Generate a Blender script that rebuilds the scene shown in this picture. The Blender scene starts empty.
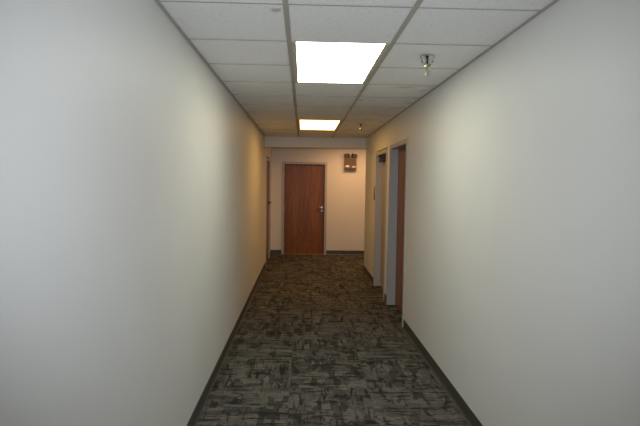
import bpy, bmesh, math, random
from mathutils import Matrix, Vector

# ------------------------------------------------------------------ camera
scene = bpy.context.scene
C = scene.collection
R0 = (0.99934, 0.01359, -0.03378)     # camera right  (x, up, depth)
R1 = (-0.01158, 0.99818, 0.05911)     # camera up
R2 = (0.03452, -0.05867, 0.99768)     # view direction
CAM = Vector((0.0909, 0.0, 1.581))
cam_data = bpy.data.cameras.new('camera')
cam_data.sensor_width = 36.0
cam_data.lens = 502.3 / 640 * 36.0
cam_data.clip_start = 0.02
cam = bpy.data.objects.new('camera', cam_data)
C.objects.link(cam)
def sw(r): return Vector((r[0], r[2], r[1]))
rx, ry, rz = sw(R0).normalized(), sw(R1).normalized(), -sw(R2).normalized()
M = Matrix((rx, ry, rz)).transposed().to_4x4()
M.translation = CAM
cam.matrix_world = M
scene.camera = cam

# ------------------------------------------------------------------ world, flash, exposure
world = bpy.data.worlds.new('world'); scene.world = world
world.use_nodes = True
world.node_tree.nodes['Background'].inputs[0].default_value = (0.02, 0.02, 0.02, 1)
world.node_tree.nodes['Background'].inputs[1].default_value = 0.0
# the photographer's flash, just above the lens
fl = bpy.data.lights.new('camera_flash', 'SPOT')
fl.shadow_soft_size = 0.03; fl.spot_size = math.radians(90); fl.spot_blend = 1.0
fl.energy = 212.0; fl.color = (0.82, 0.875, 0.98)
flo = bpy.data.objects.new('camera_flash', fl); C.objects.link(flo)
FM = M.copy(); FM.translation = CAM + ry * 0.12 - rz * -0.02
flo.matrix_world = FM
LIGHT_NEUTRAL = ((0.97, 1.0, 0.82), 8.4)
LIGHT_WARM = ((1.0, 0.56, 0.15), 8.0)
LIGHT_HALL = ((1.0, 0.54, 0.23), 13.5)
scene.view_settings.view_transform = 'Standard'
scene.view_settings.look = 'None'
scene.view_settings.gamma = 1.0
scene.view_settings.use_curve_mapping = False
scene.view_settings.exposure = 0.0

# ------------------------------------------------------------------ dimensions
XL, XR, HC = -0.601, 1.222, 2.411
T = 0.6096                      # ceiling module
Y0 = 2.392                      # a tile joint
YS = Y0 + 11 * T                # soffit face
YF = 11.10                      # far wall
YB = Y0 - 8 * T                 # wall behind the camera
XE = 4.30                       # end of the side hall
rnd = random.Random(7)

# ------------------------------------------------------------------ material helpers
def new_mat(name):
    m = bpy.data.materials.new(name); m.use_nodes = True
    nt = m.node_tree
    return m, nt, nt.nodes['Principled BSDF']
def N(nt, t, **kw):
    n = nt.nodes.new(t)
    for k, v in kw.items():
        if k.startswith('i_'):
            n.inputs[k[2:]].default_value = v
        else:
            setattr(n, k, v)
    return n
def link(nt, a, b): nt.links.new(a, b)
def ramp(nt, fac, stops):
    r = N(nt, 'ShaderNodeValToRGB')
    e = r.color_ramp.elements
    while len(e) < len(stops): e.new(0.5)
    for el, (p, c) in zip(e, stops):
        el.position = p; el.color = (c[0], c[1], c[2], 1)
    link(nt, fac, r.inputs[0]); return r
def obj_vec(nt, scale=(1, 1, 1), jitter=0.0):
    tc = N(nt, 'ShaderNodeTexCoord')
    out = tc.outputs['Object']
    if jitter:
        oi = N(nt, 'ShaderNodeObjectInfo')
        mul = N(nt, 'ShaderNodeMath', operation='MULTIPLY'); mul.inputs[1].default_value = jitter
        link(nt, oi.outputs['Random'], mul.inputs[0])
        add = N(nt, 'ShaderNodeVectorMath', operation='ADD')
        link(nt, out, add.inputs[0]); link(nt, mul.outputs[0], add.inputs[1]); out = add.outputs[0]
    mp = N(nt, 'ShaderNodeMapping'); mp.inputs['Scale'].default_value = scale
    link(nt, out, mp.inputs['Vector']); return mp.outputs[0]
def noise(nt, vec, scale, detail=3, rough=0.5, dist=0.0):
    n = N(nt, 'ShaderNodeTexNoise', i_Scale=scale, i_Detail=detail, i_Roughness=rough, i_Distortion=dist)
    link(nt, vec, n.inputs['Vector']); return n.outputs['Fac']
def mix(nt, fac, a, b, blend='MIX'):
    m = N(nt, 'ShaderNodeMix', data_type='RGBA', blend_type=blend)
    for s, v in ((0, fac), (6, a), (7, b)):
        if hasattr(v, 'is_output'): link(nt, v, m.inputs[s])
        elif s == 0: m.inputs[0].default_value = v
        else: m.inputs[s].default_value = (v[0], v[1], v[2], 1)
    return m.outputs[2]
def bump(nt, bs, h, strength, dist):
    b = N(nt, 'ShaderNodeBump', i_Strength=strength, i_Distance=dist)
    link(nt, h, b.inputs['Height']); link(nt, b.outputs[0], bs.inputs['Normal'])

def simple(name, col, rough=0.5, metal=0.0, var=0.06, scale=14.0, bumpd=0.0):
    m, nt, bs = new_mat(name)
    f = noise(nt, obj_vec(nt, jitter=11), scale, 3)
    a = [c * (1 - var) for c in col]; b = [min(1, c * (1 + var)) for c in col]
    r = ramp(nt, f, [(0.3, a), (0.7, b)])
    link(nt, r.outputs[0], bs.inputs['Base Color'])
    bs.inputs['Roughness'].default_value = rough; bs.inputs['Metallic'].default_value = metal
    if bumpd: bump(nt, bs, noise(nt, obj_vec(nt), 160, 2), 0.4, bumpd)
    return m

# painted drywall, satin, fine roller texture
def wall_paint():
    m, nt, bs = new_mat('wall_paint')
    v = obj_vec(nt)
    big = noise(nt, v, 1.3, 3)
    r = ramp(nt, big, [(0.3, (0.675, 0.668, 0.64)), (0.7, (0.705, 0.698, 0.67))])
    link(nt, r.outputs[0], bs.inputs['Base Color'])
    bs.inputs['Roughness'].default_value = 0.5
    bs.inputs['Specular IOR Level'].default_value = 0.35
    bump(nt, bs, noise(nt, v, 220, 2), 0.12, 0.002)
    return m

def ceiling_tile_mat(stained):
    m, nt, bs = new_mat('ceiling_tile_stained' if stained else 'ceiling_tile')
    v = obj_vec(nt, jitter=23)
    fine = noise(nt, v, 130, 4, 0.7)
    fis = noise(nt, obj_vec(nt, (1, 2.6, 1), 23), 48, 3, 0.6, 0.6)
    base = ramp(nt, fine, [(0.3, (0.86, 0.858, 0.845)), (0.6, (0.93, 0.928, 0.915))]).outputs[0]
    pits = ramp(nt, fis, [(0.30, (0.72, 0.71, 0.69)), (0.42, (1, 1, 1))]).outputs[0]
    col = mix(nt, 1.0, base, pits, 'MULTIPLY')
    if stained:
        s = noise(nt, obj_vec(nt, (1.0, 2.2, 1), 23), 4.2, 4, 0.6, 0.5)
        k = ramp(nt, s, [(0.58, (0, 0, 0)), (0.63, (0.55, 0.55, 0.55)), (0.74, (0.25, 0.25, 0.25))]).outputs[0]
        col = mix(nt, k, col, (0.46, 0.36, 0.24))
    link(nt, col, bs.inputs['Base Color'])
    bs.inputs['Roughness'].default_value = 0.9
    bs.inputs['Specular IOR Level'].default_value = 0.15
    bump(nt, bs, fis, 0.35, 0.002)
    return m

def carpet_mat():
    m, nt, bs = new_mat('carpet')
    warp = N(nt, 'ShaderNodeTexNoise', i_Scale=9.0, i_Detail=3.0)
    base = obj_vec(nt, jitter=29)
    link(nt, base, warp.inputs['Vector'])
    sc = N(nt, 'ShaderNodeVectorMath', operation='SCALE'); sc.inputs['Scale'].default_value = 0.022
    link(nt, warp.outputs['Color'], sc.inputs[0])
    ad = N(nt, 'ShaderNodeVectorMath', operation='ADD'); link(nt, base, ad.inputs[0]); link(nt, sc.outputs[0], ad.inputs[1])
    def cells(scale):
        mp = N(nt, 'ShaderNodeMapping'); mp.inputs['Scale'].default_value = scale
        link(nt, ad.outputs[0], mp.inputs['Vector'])
        vs = []
        for ft in ('F1', 'F2'):
            v = N(nt, 'ShaderNodeTexVoronoi', distance='CHEBYCHEV', feature=ft, i_Scale=1.0, i_Randomness=1.0)
            link(nt, mp.outputs[0], v.inputs['Vector']); vs.append(v)
        df = N(nt, 'ShaderNodeMath', operation='SUBTRACT')
        link(nt, vs[1].outputs['Distance'], df.inputs[0]); link(nt, vs[0].outputs['Distance'], df.inputs[1])
        sp = N(nt, 'ShaderNodeSeparateColor'); link(nt, vs[0].outputs['Color'], sp.inputs[0])
        return sp.outputs[0], df.outputs[0]
    t1, e1 = cells((5.5, 18.0, 0.0))
    t2, e2 = cells((22.0, 7.0, 0.0))
    mottled = noise(nt, obj_vec(nt, jitter=13), 60, 4, 0.75)
    strokes = noise(nt, obj_vec(nt, (4.0, 26.0, 1), 41), 1.0, 4, 0.65, 0.3)
    gate = noise(nt, obj_vec(nt, jitter=51), 6.0, 3, 0.6)
    tone = ramp(nt, t1, [(0.0, (0.060, 0.055, 0.049)), (0.2, (0.092, 0.086, 0.075)), (1.0, (0.146, 0.138, 0.118))]).outputs[0]
    tone2 = ramp(nt, t2, [(0.0, (0.42, 0.42, 0.42)), (0.13, (0.50, 0.50, 0.50)), (0.19, (0.95, 0.95, 0.95)), (1.0, (1.15, 1.15, 1.15))]).outputs[0]
    tone = mix(nt, 1.0, tone, tone2, 'MULTIPLY')
    d0 = ramp(nt, e1, [(0.03, (0.8, 0.8, 0.8)), (0.13, (0, 0, 0))]).outputs[0]
    dg = ramp(nt, gate, [(0.50, (0, 0, 0)), (0.60, (1, 1, 1))]).outputs[0]
    d0 = mix(nt, 1.0, d0, dg, 'MULTIPLY')
    d1 = ramp(nt, strokes, [(0.37, (1, 1, 1)), (0.47, (0, 0, 0))]).outputs[0]
    strokes2 = noise(nt, obj_vec(nt, (30.0, 4.5, 1), 77), 1.0, 4, 0.65, 0.3)
    d2 = ramp(nt, strokes2, [(0.33, (0.9, 0.9, 0.9)), (0.42, (0, 0, 0))]).outputs[0]
    d1 = mix(nt, 1.0, d1, d2, 'LIGHTEN')
    dk = mix(nt, 1.0, d0, d1, 'LIGHTEN')
    c = mix(nt, dk, tone, (0.024, 0.022, 0.021))
    mm = ramp(nt, mottled, [(0.3, (0.60, 0.60, 0.60)), (0.7, (1.25, 1.25, 1.25))]).outputs[0]
    c = mix(nt, 1.0, c, mm, 'MULTIPLY')
    link(nt, c, bs.inputs['Base Color'])
    bs.inputs['Roughness'].default_value = 0.95
    bs.inputs['Specular IOR Level'].default_value = 0.1
    pile = noise(nt, obj_vec(nt), 420, 2)
    bump(nt, bs, pile, 0.6, 0.004)
    return m

def wood_mat(name, dark, light):
    m, nt, bs = new_mat(name)
    v = obj_vec(nt, (9, 9, 0.8))
    g = noise(nt, v, 2.2, 5, 0.6, 1.2)
    fine = noise(nt, obj_vec(nt, (160, 160, 3)), 1.0, 3, 0.6)
    leaf = noise(nt, obj_vec(nt, (1, 1, 0.0)), 5.0, 0)
    c = ramp(nt, g, [(0.32, dark), (0.68, light)]).outputs[0]
    f = ramp(nt, fine, [(0.35, (0.72, 0.70, 0.68)), (0.6, (1.05, 1.05, 1.05))]).outputs[0]
    c = mix(nt, 1.0, c, f, 'MULTIPLY')
    l = ramp(nt, leaf, [(0.3, (0.85, 0.85, 0.85)), (0.7, (1.12, 1.12, 1.12))]).outputs[0]
    c = mix(nt, 1.0, c, l, 'MULTIPLY')
    link(nt, c, bs.inputs['Base Color'])
    bs.inputs['Roughness'].default_value = 0.38
    bs.inputs['Specular IOR Level'].default_value = 0.3
    bump(nt, bs, fine, 0.08, 0.001)
    return m

def lens_mat(name, spec):
    m, nt, bs = new_mat(name)
    col, st = spec
    pr = noise(nt, obj_vec(nt), 90, 1)
    r = ramp(nt, pr, [(0.3, [c * 0.98 for c in col]), (0.7, col)])
    link(nt, r.outputs[0], bs.inputs['Emission Color'])
    bs.inputs['Emission Strength'].default_value = st
    bs.inputs['Base Color'].default_value = (0.85, 0.85, 0.82, 1)
    bs.inputs['Roughness'].default_value = 0.4
    return m

MW = wall_paint()
MT = ceiling_tile_mat(False); MTS = ceiling_tile_mat(True)
def spot_stain():
    m = MT.copy(); m.name = 'ceiling_tile_spot'; nt = m.node_tree; bs = nt.nodes['Principled BSDF']
    src = bs.inputs['Base Color'].links[0].from_socket
    v = obj_vec(nt)
    ds = N(nt, 'ShaderNodeVectorMath', operation='DISTANCE'); ds.inputs[1].default_value = (0.250, -0.215, 0.0)
    link(nt, v, ds.inputs[0])
    nz = noise(nt, v, 30, 3)
    ml = N(nt, 'ShaderNodeMath', operation='MULTIPLY_ADD'); ml.inputs[1].default_value = 0.07
    link(nt, nz, ml.inputs[0]); link(nt, ds.outputs['Value'], ml.inputs[2])
    k = ramp(nt, ml.outputs[0], [(0.045, (0.75, 0.75, 0.75)), (0.075, (0, 0, 0))]).outputs[0]
    link(nt, mix(nt, k, src, (0.42, 0.36, 0.27)), bs.inputs['Base Color'])
    return m
MTP = spot_stain()
MC = carpet_mat()
MTEE = simple('grid_tee_paint', (0.44, 0.425, 0.375), 0.5, 0, 0.05)
MFIX = simple('fixture_frame_paint', (0.56, 0.52, 0.42), 0.45, 0, 0.04)
MBASE = simple('vinyl_base', (0.056, 0.055, 0.048), 0.42, 0, 0.10)
MFRAME = simple('frame_grey_paint', (0.40, 0.385, 0.385), 0.4, 0, 0.03)
MWOOD = wood_mat('oak_veneer_red_brown', (0.165, 0.058, 0.011), (0.300, 0.114, 0.025))
MLEAF = simple('beige_door_paint', (0.36, 0.28, 0.20), 0.45, 0, 0.04)
MCHROME = simple('chrome', (0.55, 0.55, 0.56), 0.16, 1.0, 0.03)
MSTEEL = simple('brushed_steel', (0.60, 0.59, 0.57), 0.32, 1.0, 0.05)
MBRASS = simple('brass', (0.50, 0.44, 0.32), 0.28, 1.0, 0.05)
MDARK = simple('dark_bronze', (0.035, 0.030, 0.026), 0.45, 0.3, 0.1)
MBOX = simple('tan_plastic', (0.125, 0.078, 0.052), 0.5, 0, 0.14, 60)
MBOXD = simple('brown_plastic', (0.070, 0.045, 0.030), 0.5, 0, 0.1)
MWHITE = simple('white_plastic', (0.82, 0.80, 0.76), 0.4, 0, 0.02)
MGLASS = simple('lamp_lens_glass', (0.12, 0.105, 0.085), 0.15, 0, 0.1)
MSIGN = simple('sign_ochre', (0.20, 0.13, 0.05), 0.85, 0, 0.05)
MSIGND = simple('sign_brown', (0.045, 0.022, 0.012), 0.85, 0, 0.05)
MTHRESH = simple('wood_threshold', (0.26, 0.17, 0.10), 0.5, 0, 0.1)
ML1 = lens_mat('lens_neutral', LIGHT_NEUTRAL)
ML2 = lens_mat('lens_warm', LIGHT_WARM)
ML3 = lens_mat('lens_hall', LIGHT_HALL)

# ------------------------------------------------------------------ mesh helpers
def box(bm, x0, x1, y0, y1, z0, z1, bev=0.0):
    vs = [bm.verts.new((x, y, z)) for z in (z0, z1) for y in (y0, y1) for x in (x0, x1)]
    q = [(0, 2, 3, 1), (4, 5, 7, 6), (0, 1, 5, 4), (2, 6, 7, 3), (0, 4, 6, 2), (1, 3, 7, 5)]
    fs = [bm.faces.new([vs[i] for i in f]) for f in q]
    if bev:
        es = list({e for f in fs for e in f.edges})
        bmesh.ops.bevel(bm, geom=es, offset=bev, segments=2, affect='EDGES', profile=0.5)
def lathe(bm, prof, seg=24, axis='z', at=(0, 0, 0)):
    rings = []
    for r, h in prof:
        ring = []
        for i in range(seg):
            a = 2 * math.pi * i / seg
            c, s = r * math.cos(a), r * math.sin(a)
            p = (c, s, h) if axis == 'z' else ((c, h, s) if axis == 'y' else (h, c, s))
            ring.append(bm.verts.new((p[0] + at[0], p[1] + at[1], p[2] + at[2])))
        rings.append(ring)
    for a, b in zip(rings, rings[1:]):
        for i in range(seg):
            j = (i + 1) % seg
            bm.faces.new((a[i], a[j], b[j], b[i]))
    bm.faces.new(rings[0]); bm.faces.new(rings[-1])
def tube(bm, pts, r, seg=10):
    pts = [Vector(p) for p in pts]
    rings = []
    for i, p in enumerate(pts):
        d = (pts[min(i + 1, len(pts) - 1)] - pts[max(i - 1, 0)]).normalized()
        up = Vector((0, 0, 1)) if abs(d.z) < 0.9 else Vector((1, 0, 0))
        u = d.cross(up).normalized(); w = d.cross(u).normalized()
        rings.append([bm.verts.new(p + u * r * math.cos(2 * math.pi * k / seg) + w * r * math.sin(2 * math.pi * k / seg)) for k in range(seg)])
    for a, b in zip(rings, rings[1:]):
        for i in range(seg):
            j = (i + 1) % seg
            bm.faces.new((a[i], a[j], b[j], b[i]))
    bm.faces.new(rings[0]); bm.faces.new(rings[-1])
def obj(name, bm, mat, parent=None, loc=None, smooth=False):
    bmesh.ops.recalc_face_normals(bm, faces=bm.faces)
    me = bpy.data.meshes.new(name); bm.to_mesh(me); bm.free()
    me.materials.append(mat)
    if smooth:
        me.polygons.foreach_set('use_smooth', [True] * len(me.polygons))
        me.set_sharp_from_angle(angle=math.radians(35))
    o = bpy.data.objects.new(name, me); C.objects.link(o)
    if parent: o.parent = parent
    if loc: o.location = loc
    return o
def inst(name, mesh, parent, loc, rotz=0.0, mat=None):
    o = bpy.data.objects.new(name, mesh); C.objects.link(o)
    o.parent = parent; o.location = loc; o.rotation_euler = (0, 0, rotz)
    return o
def boxes(name, lst, mat, parent=None, bev=0.0, loc=None):
    bm = bmesh.new()
    for b in lst: box(bm, *b, bev=bev)
    return obj(name, bm, mat, parent, loc)
def tag(o, label, cat, group=None, kind=None):
    o['label'] = label; o['category'] = cat
    if group: o['group'] = group
    if kind: o['kind'] = kind
    return o
def empty(name, loc, label, cat, group=None, kind=None):
    o = bpy.data.objects.new(name, None); C.objects.link(o); o.location = loc
    o.empty_display_size = 0.1
    return tag(o, label, cat, group, kind)
def mesh_box(name, mat, *b, bev=0.0):
    bm = bmesh.new(); box(bm, *b, bev=bev)
    bmesh.ops.recalc_face_normals(bm, faces=bm.faces)
    me = bpy.data.meshes.new(name); bm.to_mesh(me); bm.free(); me.materials.append(mat)
    return me

# ------------------------------------------------------------------ doors' openings (frame outer sizes along the walls)
D2 = (5.44, 6.53)      # right wall, near
D3 = (6.75, 7.76)      # right wall, far
D4 = (9.45, 10.56)     # left wall, beyond the soffit
FH = 2.085             # frame height
DF = (-0.372, 0.622)   # far wall door, frame outer x
FHF = 2.050
WT = 0.16              # wall thickness

# ------------------------------------------------------------------ structure: walls
w = boxes('wall_left', [(XL - WT, XL, YB - 0.1, D4[0], 0, 2.6), (XL - WT, XL, D4[0], D4[1], FH, 2.6), (XL - WT, XL, D4[1], YF + WT, 0, 2.6)], MW)
tag(w, 'long pale grey painted wall on the left of the corridor', 'wall', kind='structure')
w = boxes('wall_right', [(XR, XR + WT, YB - 0.1, D2[0], 0, 2.6), (XR, XR + WT, D2[0], D2[1], FH, 2.6), (XR, XR + WT, D2[1], D3[0], 0, 2.6),
                         (XR, XR + WT, D3[0], D3[1], FH, 2.6), (XR, XR + WT, D3[1], YS, 0, 2.6), (XR + WT, XE + WT, YS - WT, YS, 0, 2.6)], MW)
tag(w, 'pale grey painted wall on the right with two recessed doorways', 'wall', kind='structure')
w = boxes('wall_far', [(XL, DF[0], YF, YF + WT, 0, 2.6), (DF[0], DF[1], YF, YF + WT, FHF, 2.6), (DF[1], XE + WT, YF, YF + WT, 0, 2.6)], MW)
tag(w, 'warmly lit wall at the end of the corridor around the wood door', 'wall', kind='structure')
w = boxes('wall_back', [(XL, XR, YB - 0.1, YB, 0, 2.6)], MW)
tag(w, 'pale grey painted wall closing the corridor behind the viewer', 'wall', kind='structure')
w = boxes('wall_side', [(XE, XE + WT, YS, YF, 0, 2.6)], MW)
tag(w, 'pale painted end wall of the side hall around the corner', 'wall', kind='structure')

# soffit (dropped beam across the corridor)
s = boxes('trim_1', [(XL, XR, YS, YS + 0.16, 2.226, 2.6)], MW)
tag(s, 'painted dropped soffit spanning the corridor before the far wall', 'soffit', kind='structure')

# ------------------------------------------------------------------ floor with carpet tiles
fl_o = boxes('floor', [(XL - WT, XR + WT, YB - 0.1, YF + WT, -0.15, -0.004), (XR + WT, XE + WT, YS - WT, YF + WT, -0.15, -0.004)], MC)
tag(fl_o, 'corridor floor of dark grey-brown patterned carpet tiles', 'floor', kind='structure')
CT = (XR - XL) / 3.0
cm = mesh_box('carpet_tile', MC, -CT / 2 + 0.0006, CT / 2 - 0.0006, -CT / 2 + 0.0006, CT / 2 - 0.0006, -0.004, 0.0, bev=0.0012)
ny = int((YF - YB) / CT) + 1
YC0 = YF - ny * CT
for j in range(ny):
    y = YF - (j + 0.5) * CT
    if y - CT / 2 < YB - 0.12: continue
    cols = 3 if y < YS + 0.02 else 8
    for i in range(cols):
        x = XL + (i + 0.5) * CT
        if x > XE: continue
        turn = ((i + j) % 2) * math.pi / 2 + (math.pi if rnd.random() < 0.5 else 0)
        inst('carpet_tile', cm, fl_o, (x, y, 0.0), turn)

# ------------------------------------------------------------------ ceiling: slab, tees, tiles
ce = boxes('ceiling', [(XL - WT, XR + WT, YB - 0.1, YF + WT, 2.60, 2.70), (XR + WT, XE + WT, YS - WT, YF + WT, 2.60, 2.70)], MTEE)
tag(ce, 'suspended ceiling of white mineral tiles in a grey metal grid', 'ceiling', kind='structure')
lights_rows = {1: 'n', 7: 'w'}                 # first row of each 2 x 4 fixture in the middle column
skip = {(1, k) for r in lights_rows for k in (r, r + 1)}
tw = T - 0.012
tile_main = mesh_box('ceiling_tile', MT, -tw / 2, tw / 2, -tw / 2, tw / 2, 0.0025, 0.016)
tile_stain = mesh_box('ceiling_tile_stained', MTS, -tw / 2, tw / 2, -tw / 2, tw / 2, 0.0025, 0.016)
tile_spot = mesh_box('ceiling_tile_spot', MTP, -tw / 2, tw / 2, -tw / 2, tw / 2, 0.0025, 0.016)
colx = [(XL + 0.0) / 2, T / 2, (T + XR) / 2]
stained = {(2, 4), (2, 5), (2, 8), (2, 3), (2, 6)}
for k in range(-8, 11):
    for c in range(3):
        if (c, k) in skip: continue
        inst('ceiling_tile', tile_spot if (c, k) == (0, 0) else tile_stain if (c, k) in stained else tile_main, ce,
             (colx[c], Y0 + (k + 0.5) * T, HC + rnd.uniform(0, 0.0008)), 0 if (c, k) == (0, 0) else rnd.choice((0, math.pi)))
for x in (0.0, T):
    boxes('main_tee', [(x - 0.0135, x + 0.0135, YB, YS, HC - 0.001, HC + 0.002), (x - 0.002, x + 0.002, YB, YS, HC + 0.002, HC + 0.04)], MTEE, ce)
cross = {}
for c, (a, b) in enumerate(((XL + 0.02, -0.0135), (0.0135, T - 0.0135), (T + 0.0135, XR - 0.02))):
    bm = bmesh.new(); box(bm, a, b, -0.007, 0.007, 0.0, 0.003)
    bmesh.ops.recalc_face_normals(bm, faces=bm.faces)
    me = bpy.data.meshes.new('cross_tee'); bm.to_mesh(me); bm.free(); me.materials.append(MTEE)
    for k in range(-8, 12):
        if c == 1 and (1, k - 1) in skip and (1, k) in skip: continue
        inst('cross_tee', me, ce, (0, Y0 + k * T, HC - 0.0008))
for side, x in ((1, XL), (-1, XR)):
    xa, xb = sorted((x, x + side * 0.019))
    xc, xd = sorted((x, x + side * 0.002))
    boxes('wall_angle', [(xa, xb, YB, YS, HC - 0.0015, HC + 0.002), (xc, xd, YB, YS, HC + 0.002, HC + 0.024)], MTEE, ce)
boxes('wall_angle', [(XL + 0.022, XR - 0.022, YS - 0.022, YS, HC - 0.001, HC + 0.002)], MTEE, ce)
# junction beyond the soffit
for i in range(8):
    for j in range(3):
        x = XL + 0.012 + (i + 0.5) * T; y = YS + 0.16 + (j + 0.5) * T
        if i in (2, 3) and j == 1: continue
        inst('ceiling_tile', tile_main, ce, (x, y, HC))
boxes('main_tee', [(XL, XE, YS + 0.16 + j * T - 0.0135, YS + 0.16 + j * T + 0.0135, HC, HC + 0.003) for j in (1, 2, 3)], MTEE, ce)
boxes('wall_angle', [(XL, XE, YF - 0.022, YF, HC - 0.001, HC + 0.002)], MTEE, ce)

# ------------------------------------------------------------------ baseboards (cove base with a toe)
PROF = [(0.0, 0.0), (0.014, 0.0), (0.014, 0.003), (0.0075, 0.010), (0.0045, 0.020), (0.0035, 0.094), (0.0015, 0.098), (0.0, 0.098)]
def base(name, p0, p1, nrm, label):
    bm = bmesh.new()
    n = Vector((nrm[0], nrm[1], 0)); a = Vector((p0[0], p0[1], 0)); b = Vector((p1[0], p1[1], 0))
    ra = [bm.verts.new(a + n * d + Vector((0, 0, z))) for d, z in PROF]
    rb = [bm.verts.new(b + n * d + Vector((0, 0, z))) for d, z in PROF]
    for i in range(len(PROF)):
        j = (i + 1) % len(PROF)
        bm.faces.new((ra[i], ra[j], rb[j], rb[i]))
    bm.faces.new(ra); bm.faces.new(rb)
    return tag(obj(name, bm, MBASE), label, 'baseboard', kind='structure')
base('baseboard_left', (XL, YB), (XL, D4[0]), (1, 0), 'long dark vinyl baseboard along the left wall')
base('baseboard_left', (XL, D4[1]), (XL, YF), (1, 0), 'short dark vinyl baseboard between left door and far wall')
base('baseboard_right', (XR, YB), (XR, D2[0]), (-1, 0), 'dark vinyl baseboard in front of the near right door')
base('baseboard_right', (XR, D2[1]), (XR, D3[0]), (-1, 0), 'short dark vinyl baseboard between the two right doors')
base('baseboard_right', (XR, D3[1]), (XR, YS), (-1, 0), 'dark vinyl baseboard past the far right door')
base('baseboard_far', (XL, YF), (DF[0], YF), (0, -1), 'short dark vinyl baseboard left of the far wood door')
base('baseboard_far', (DF[1], YF), (XE, YF), (0, -1), 'dark vinyl baseboard right of the far wood door')

# ------------------------------------------------------------------ ceiling lights
def troffer(x0, y0, sx, sy, lens, label):
    """recessed fixture: housing, door frame, prismatic lens, latch tabs"""
    t = empty('ceiling_light', (x0 + sx / 2, y0 + sy / 2, HC), label, 'light', 'recessed ceiling lights')
    a, b = sx / 2 - 0.014, sy / 2 - 0.004
    boxes('housing', [(-a, a, -b, b, 0.085, 0.10), (-a, -a + 0.012, -b, b, 0.010, 0.085), (a - 0.012, a, -b, b, 0.010, 0.085),
                      (-a, a, -b, -b + 0.012, 0.010, 0.085), (-a, a, b - 0.012, b, 0.010, 0.085)], MFIX, t)
    fw = 0.027
    la, ln, lf = a - fw, b - 0.004, b - 0.030
    def bar(*b): boxes('frame_rail', [b], MFIX, t, bev=0.0015)
    bar(-a, -la, -b, b, -0.004, 0.010); bar(la, a, -b, b, -0.004, 0.010)
    bar(-la, la, -b, -ln, -0.001, 0.010); bar(-la, la, lf, b, -0.004, 0.010)
    bm = bmesh.new()
    nx, nyy = 8, 14                       # lens bows down a little in the middle
    g = [[bm.verts.new((-la + 2 * la * i / nx, -ln + (ln + lf) * j / nyy,
                        0.002 - 0.006 * math.sin(math.pi * i / nx) * math.sin(math.pi * j / nyy))) for j in range(nyy + 1)] for i in range(nx + 1)]
    for i in range(nx):
        for j in range(nyy):
            bm.faces.new((g[i][j], g[i][j + 1], g[i + 1][j + 1], g[i + 1][j]))
    o = obj('lens', bm, lens, t, smooth=True)
    if o.data.polygons[0].normal.z > 0: o.data.flip_normals()
    o['label'] = 'glowing prismatic lens'
    for s in (-1, 1):
        for yy in (-sy * 0.3, sy * 0.3):
            xm = s * (la + fw * 0.5)
            boxes('latch', [(xm - 0.005, xm + 0.005, yy - 0.02, yy + 0.02, -0.007, -0.004)], MTEE, t)
    return t
troffer(0.0, Y0 + 1 * T, T, 2 * T, ML1, 'large bright white recessed ceiling light, the nearer one')
troffer(0.0, Y0 + 7 * T, T, 2 * T, ML2, 'small looking warm yellow recessed ceiling light near the soffit')
troffer(XL + 0.012 + 2 * T, YS + 0.16 + 1 * T, 2 * T, T, ML3, 'warm recessed ceiling light in the side hall around the right corner')

# ------------------------------------------------------------------ sprinklers
def sprinkler(x, y, label):
    t = empty('sprinkler', (x, y, HC - 0.004), label, 'sprinkler', 'ceiling sprinklers')
    bm = bmesh.new()
    lathe(bm, [(0.047, 0.0), (0.047, -0.004), (0.041, -0.012), (0.035, -0.026), (0.028, -0.044), (0.024, -0.050), (0.019, -0.050), (0.019, -0.006)], 32)
    e = obj('escutcheon', bm, MCHROME, t, smooth=True)
    for k in range(3):                               # dark vent slots in the cup
        an = -1.81 + k * 2 * math.pi / 3
        r0 = 0.0375
        bm = bmesh.new(); box(bm, -0.004, 0.004, -0.003, 0.0025, -0.011, 0.011, bev=0.0015)
        s = obj('slot', bm, MDARK, e); s.location = (r0 * math.cos(an), r0 * math.sin(an), -0.021)
        s.rotation_euler = (-0.35, 0, an + math.pi / 2)
    bm = bmesh.new()
    lathe(bm, [(0.015, -0.04), (0.015, -0.056), (0.020, -0.056), (0.020, -0.066), (0.013, -0.070), (0.010, -0.078)], 6)
    obj('body', bm, MBRASS, t)
    for s in (-1, 1):
        bm = bmesh.new()
        tube(bm, [(s * 0.010, 0, -0.070), (s * 0.018, 0, -0.082), (s * 0.017, 0, -0.094), (s * 0.006, 0, -0.112)], 0.0032, 8)
        obj('frame_arm', bm, MBRASS, t, smooth=True)
    bm = bmesh.new(); tube(bm, [(0, 0, -0.076), (0, 0, -0.108)], 0.0028, 8)
    obj('bulb', bm, MGLASS, t, smooth=True)
    bm = bmesh.new()
    lathe(bm, [(0.005, -0.108), (0.007, -0.116), (0.019, -0.118), (0.019, -0.1195), (0.004, -0.121)], 20)
    obj('deflector', bm, MSTEEL, t, smooth=True)
    return t
sprinkler(0.884, 3.269, 'chrome pendant sprinkler on the ceiling right of the nearer light')
sprinkler(0.884, 6.990, 'distant pendant sprinkler on the ceiling right of the warm light')

# ------------------------------------------------------------------ doors
def lever_set(parent, name='handle'):
    """lever on a round rose, local: leaf face at y=0, outwards -y, lever points -x"""
    bm = bmesh.new()
    lathe(bm, [(0.034, 0.0), (0.034, -0.006), (0.028, -0.012), (0.013, -0.014), (0.012, -0.05), (0.0, -0.05)][:-1], 24, 'y')
    h = obj(name, bm, MSTEEL, parent, smooth=True); h['label'] = 'brushed steel lever handle'
    bm = bmesh.new()
    tube(bm, [(0.0, -0.046, 0), (-0.02, -0.052, 0), (-0.05, -0.052, 0.001), (-0.08, -0.048, -0.001), (-0.092, -0.043, -0.002)], 0.012, 10)
    obj('lever', bm, MSTEEL, h, smooth=True)
    return h

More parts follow.
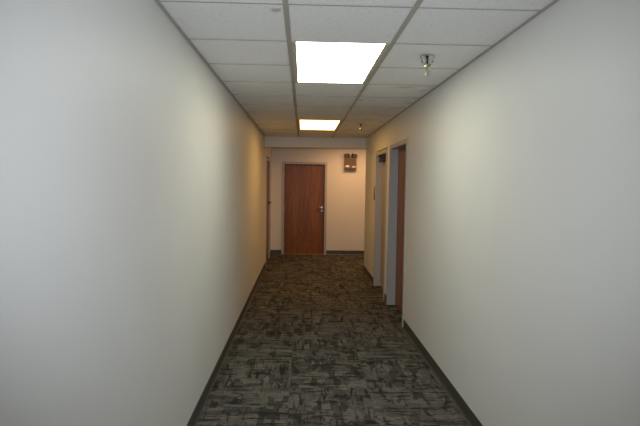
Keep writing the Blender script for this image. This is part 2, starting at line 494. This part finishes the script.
def door(name, loc, rotz, W, H, fw, recess, leafmat, label, hinge, handle_z, closer=False, thresh=False, latch_plate=False, handle_mat=None):
    """local frame: opening spans x 0..W along the wall, room side is -y, wall face at y=0"""
    d = empty(name, loc, label, 'door', kind='structure'); d.rotation_euler = (0, 0, rotz)
    g = 0.003; pr = 0.012
    fr = boxes('frame', [(0, fw, -pr, 0.0, 0, H), (W - fw, W, -pr, 0.0, 0, H), (fw, W - fw, -pr, 0.0, H - fw, H),
                         (0.001, fw, 0.0, WT, 0, H - 0.001), (W - fw, W - 0.001, 0.0, WT, 0, H - 0.001), (fw, W - fw, 0.0, WT, H - fw, H - 0.001)], MFRAME, d)
    fr['label'] = 'grey painted metal door frame'
    # stop on the jamb, behind the leaf
    boxes('stop', [(fw, fw + 0.014, recess + 0.045, recess + 0.07, 0, H - fw), (W - fw - 0.014, W - fw, recess + 0.045, recess + 0.07, 0, H - fw),
                   (fw + 0.014, W - fw - 0.014, recess + 0.045, recess + 0.07, H - fw - 0.014, H - fw)], MFRAME, d)
    lf = boxes('leaf', [(fw + g, W - fw - g, recess, recess + 0.044, 0.010, H - fw - g)], leafmat, d, bev=0.0015)
    lf['label'] = 'flat door leaf'
    hx = (W - fw - 0.06) if hinge == 'L' else (fw + 0.06)
    h = lever_set(lf); h.location = (hx, recess, handle_z)
    if handle_mat:
        for q in (h, h.children[0]): q.data.materials[0] = handle_mat
        h['label'] = 'dark lever handle'
    if hinge == 'R': h.scale = (-1, 1, 1)
    bm = bmesh.new(); lathe(bm, [(0.026, 0.0), (0.026, -0.008), (0.020, -0.013), (0.012, -0.014)], 20, 'y')
    k = obj('deadbolt', bm, MSTEEL, lf, smooth=True) if latch_plate else bm.free()
    if latch_plate: k.location = (hx, recess, handle_z - 0.075)
    for z in (0.22, H * 0.5, H - 0.28):
        bm = bmesh.new()
        xh = fw + 0.001 if hinge == 'L' else W - fw - 0.001
        lathe(bm, [(0.0065, -0.05), (0.0065, 0.05)], 10)
        hg = obj('hinge', bm, MFRAME, d, smooth=True); hg.location = (xh, recess - 0.004, z)
    if thresh:
        boxes('threshold', [(fw, W - fw, -0.006, recess + 0.05, 0.0, 0.009)], MTHRESH, d, bev=0.002)
    if closer:
        x0 = W - fw - 0.34 if hinge == 'R' else fw + 0.02
        cl = boxes('closer_body', [(x0, x0 + 0.27, recess - 0.062, recess, H - fw - 0.095, H - fw - 0.035)], MDARK, d, bev=0.006)
        cl['label'] = 'dark door closer'
        xa = x0 + 0.20 if hinge == 'R' else x0 + 0.07
        s = -1 if hinge == 'R' else 1
        bm = bmesh.new()
        tube(bm, [(xa, recess - 0.03, H - fw - 0.038), (xa, recess - 0.03, H - fw - 0.022)], 0.010, 10)
        tube(bm, [(xa, recess - 0.03, H - fw - 0.026), (xa + s * 0.20, recess - 0.10, H - fw - 0.024)], 0.008, 8)
        tube(bm, [(xa + s * 0.20, recess - 0.10, H - fw - 0.020), (xa + s * 0.03, recess - 0.04, H - fw - 0.012)], 0.008, 8)
        obj('closer_arm', bm, MDARK, d, smooth=True)
    return d
# far wall door: room side is -y
door('door_1', (DF[0], YF, 0), 0.0, DF[1] - DF[0], FHF, 0.050, 0.060, MWOOD,
     'reddish-brown oak veneer door in grey frame at corridor end', 'L', 1.045, thresh=True, latch_plate=True)
# right wall doors: room side is -x ; local x runs toward the camera
door('door_2', (XR, D2[1], 0), -math.pi / 2, D2[1] - D2[0], FH, 0.052, 0.095, MWOOD,
     'brown wood door in recessed grey frame, nearer one on right wall', 'L', 1.02)
door('door_3', (XR, D3[1], 0), -math.pi / 2, D3[1] - D3[0], FH - 0.02, 0.052, 0.085, MLEAF,
     'beige door with dark closer, farther one on right wall', 'L', 1.02, closer=True)
# left wall door: room side is +x ; local x runs away from the camera
door('door_4', (XL, D4[0], 0), math.pi / 2, D4[1] - D4[0], FH - 0.03, 0.052, 0.018, MWOOD,
     'dark door in left wall just before the far wall', 'L', 1.17, handle_mat=MDARK)

# ------------------------------------------------------------------ emergency light
t = empty('emergency_light', (1.125, YF, 1.892), 'brown twin-head emergency light mounted high on the far wall', 'emergency light')
bd = boxes('body', [(-0.128, 0.128, -0.10, 0.0, 0.0, 0.262)], MBOX, t, bev=0.012)
boxes('base_band', [(-0.131, 0.131, -0.104, -0.002, 0.0, 0.036)], MBOXD, bd, bev=0.004)
boxes('status_label', [(-0.105, -0.030, -0.1035, -0.099, 0.056, 0.092)], MWHITE, bd)
boxes('status_label', [(0.040, 0.108, -0.1035, -0.099, 0.050, 0.074)], MWHITE, bd)
for i in range(5):
    boxes('louver', [(-0.10, 0.10, -0.1035, -0.099, 0.125 + i * 0.024, 0.133 + i * 0.024)], MBOXD, bd)
for s in (-1, 1):
    bm = bmesh.new(); lathe(bm, [(0.016, 0.255), (0.016, 0.285), (0.010, 0.300)], 14, at=(s * 0.085, -0.05, 0))
    nk = obj('neck', bm, MBOXD, t, smooth=True)
    bm = bmesh.new(); box(bm, -0.054, 0.054, -0.048, 0.050, -0.046, 0.046, bev=0.016)
    hd = obj('lamp_head', bm, MBOXD, t, smooth=True)
    hd.location = (s * 0.080, -0.06, 0.302); hd.rotation_euler = (0.2, s * 0.12, s * 0.4)
    bm = bmesh.new(); lathe(bm, [(0.040, -0.046), (0.038, -0.052), (0.022, -0.056), (0.004, -0.058)], 24, 'y')
    obj('lamp_lens', bm, MGLASS, hd, smooth=True)

# ------------------------------------------------------------------ room sign on the right wall
t = empty('room_sign', (XR, 7.91, 1.33), 'small brown room sign on right wall past the far door', 'sign')
boxes('plate', [(-0.007, 0.0, -0.03, 0.03, 0.0, 0.125)], MSIGND, t, bev=0.0015)
boxes('insert', [(-0.006, 0.0, -0.03, 0.03, 0.128, 0.215)], MSIGN, t, bev=0.0015)
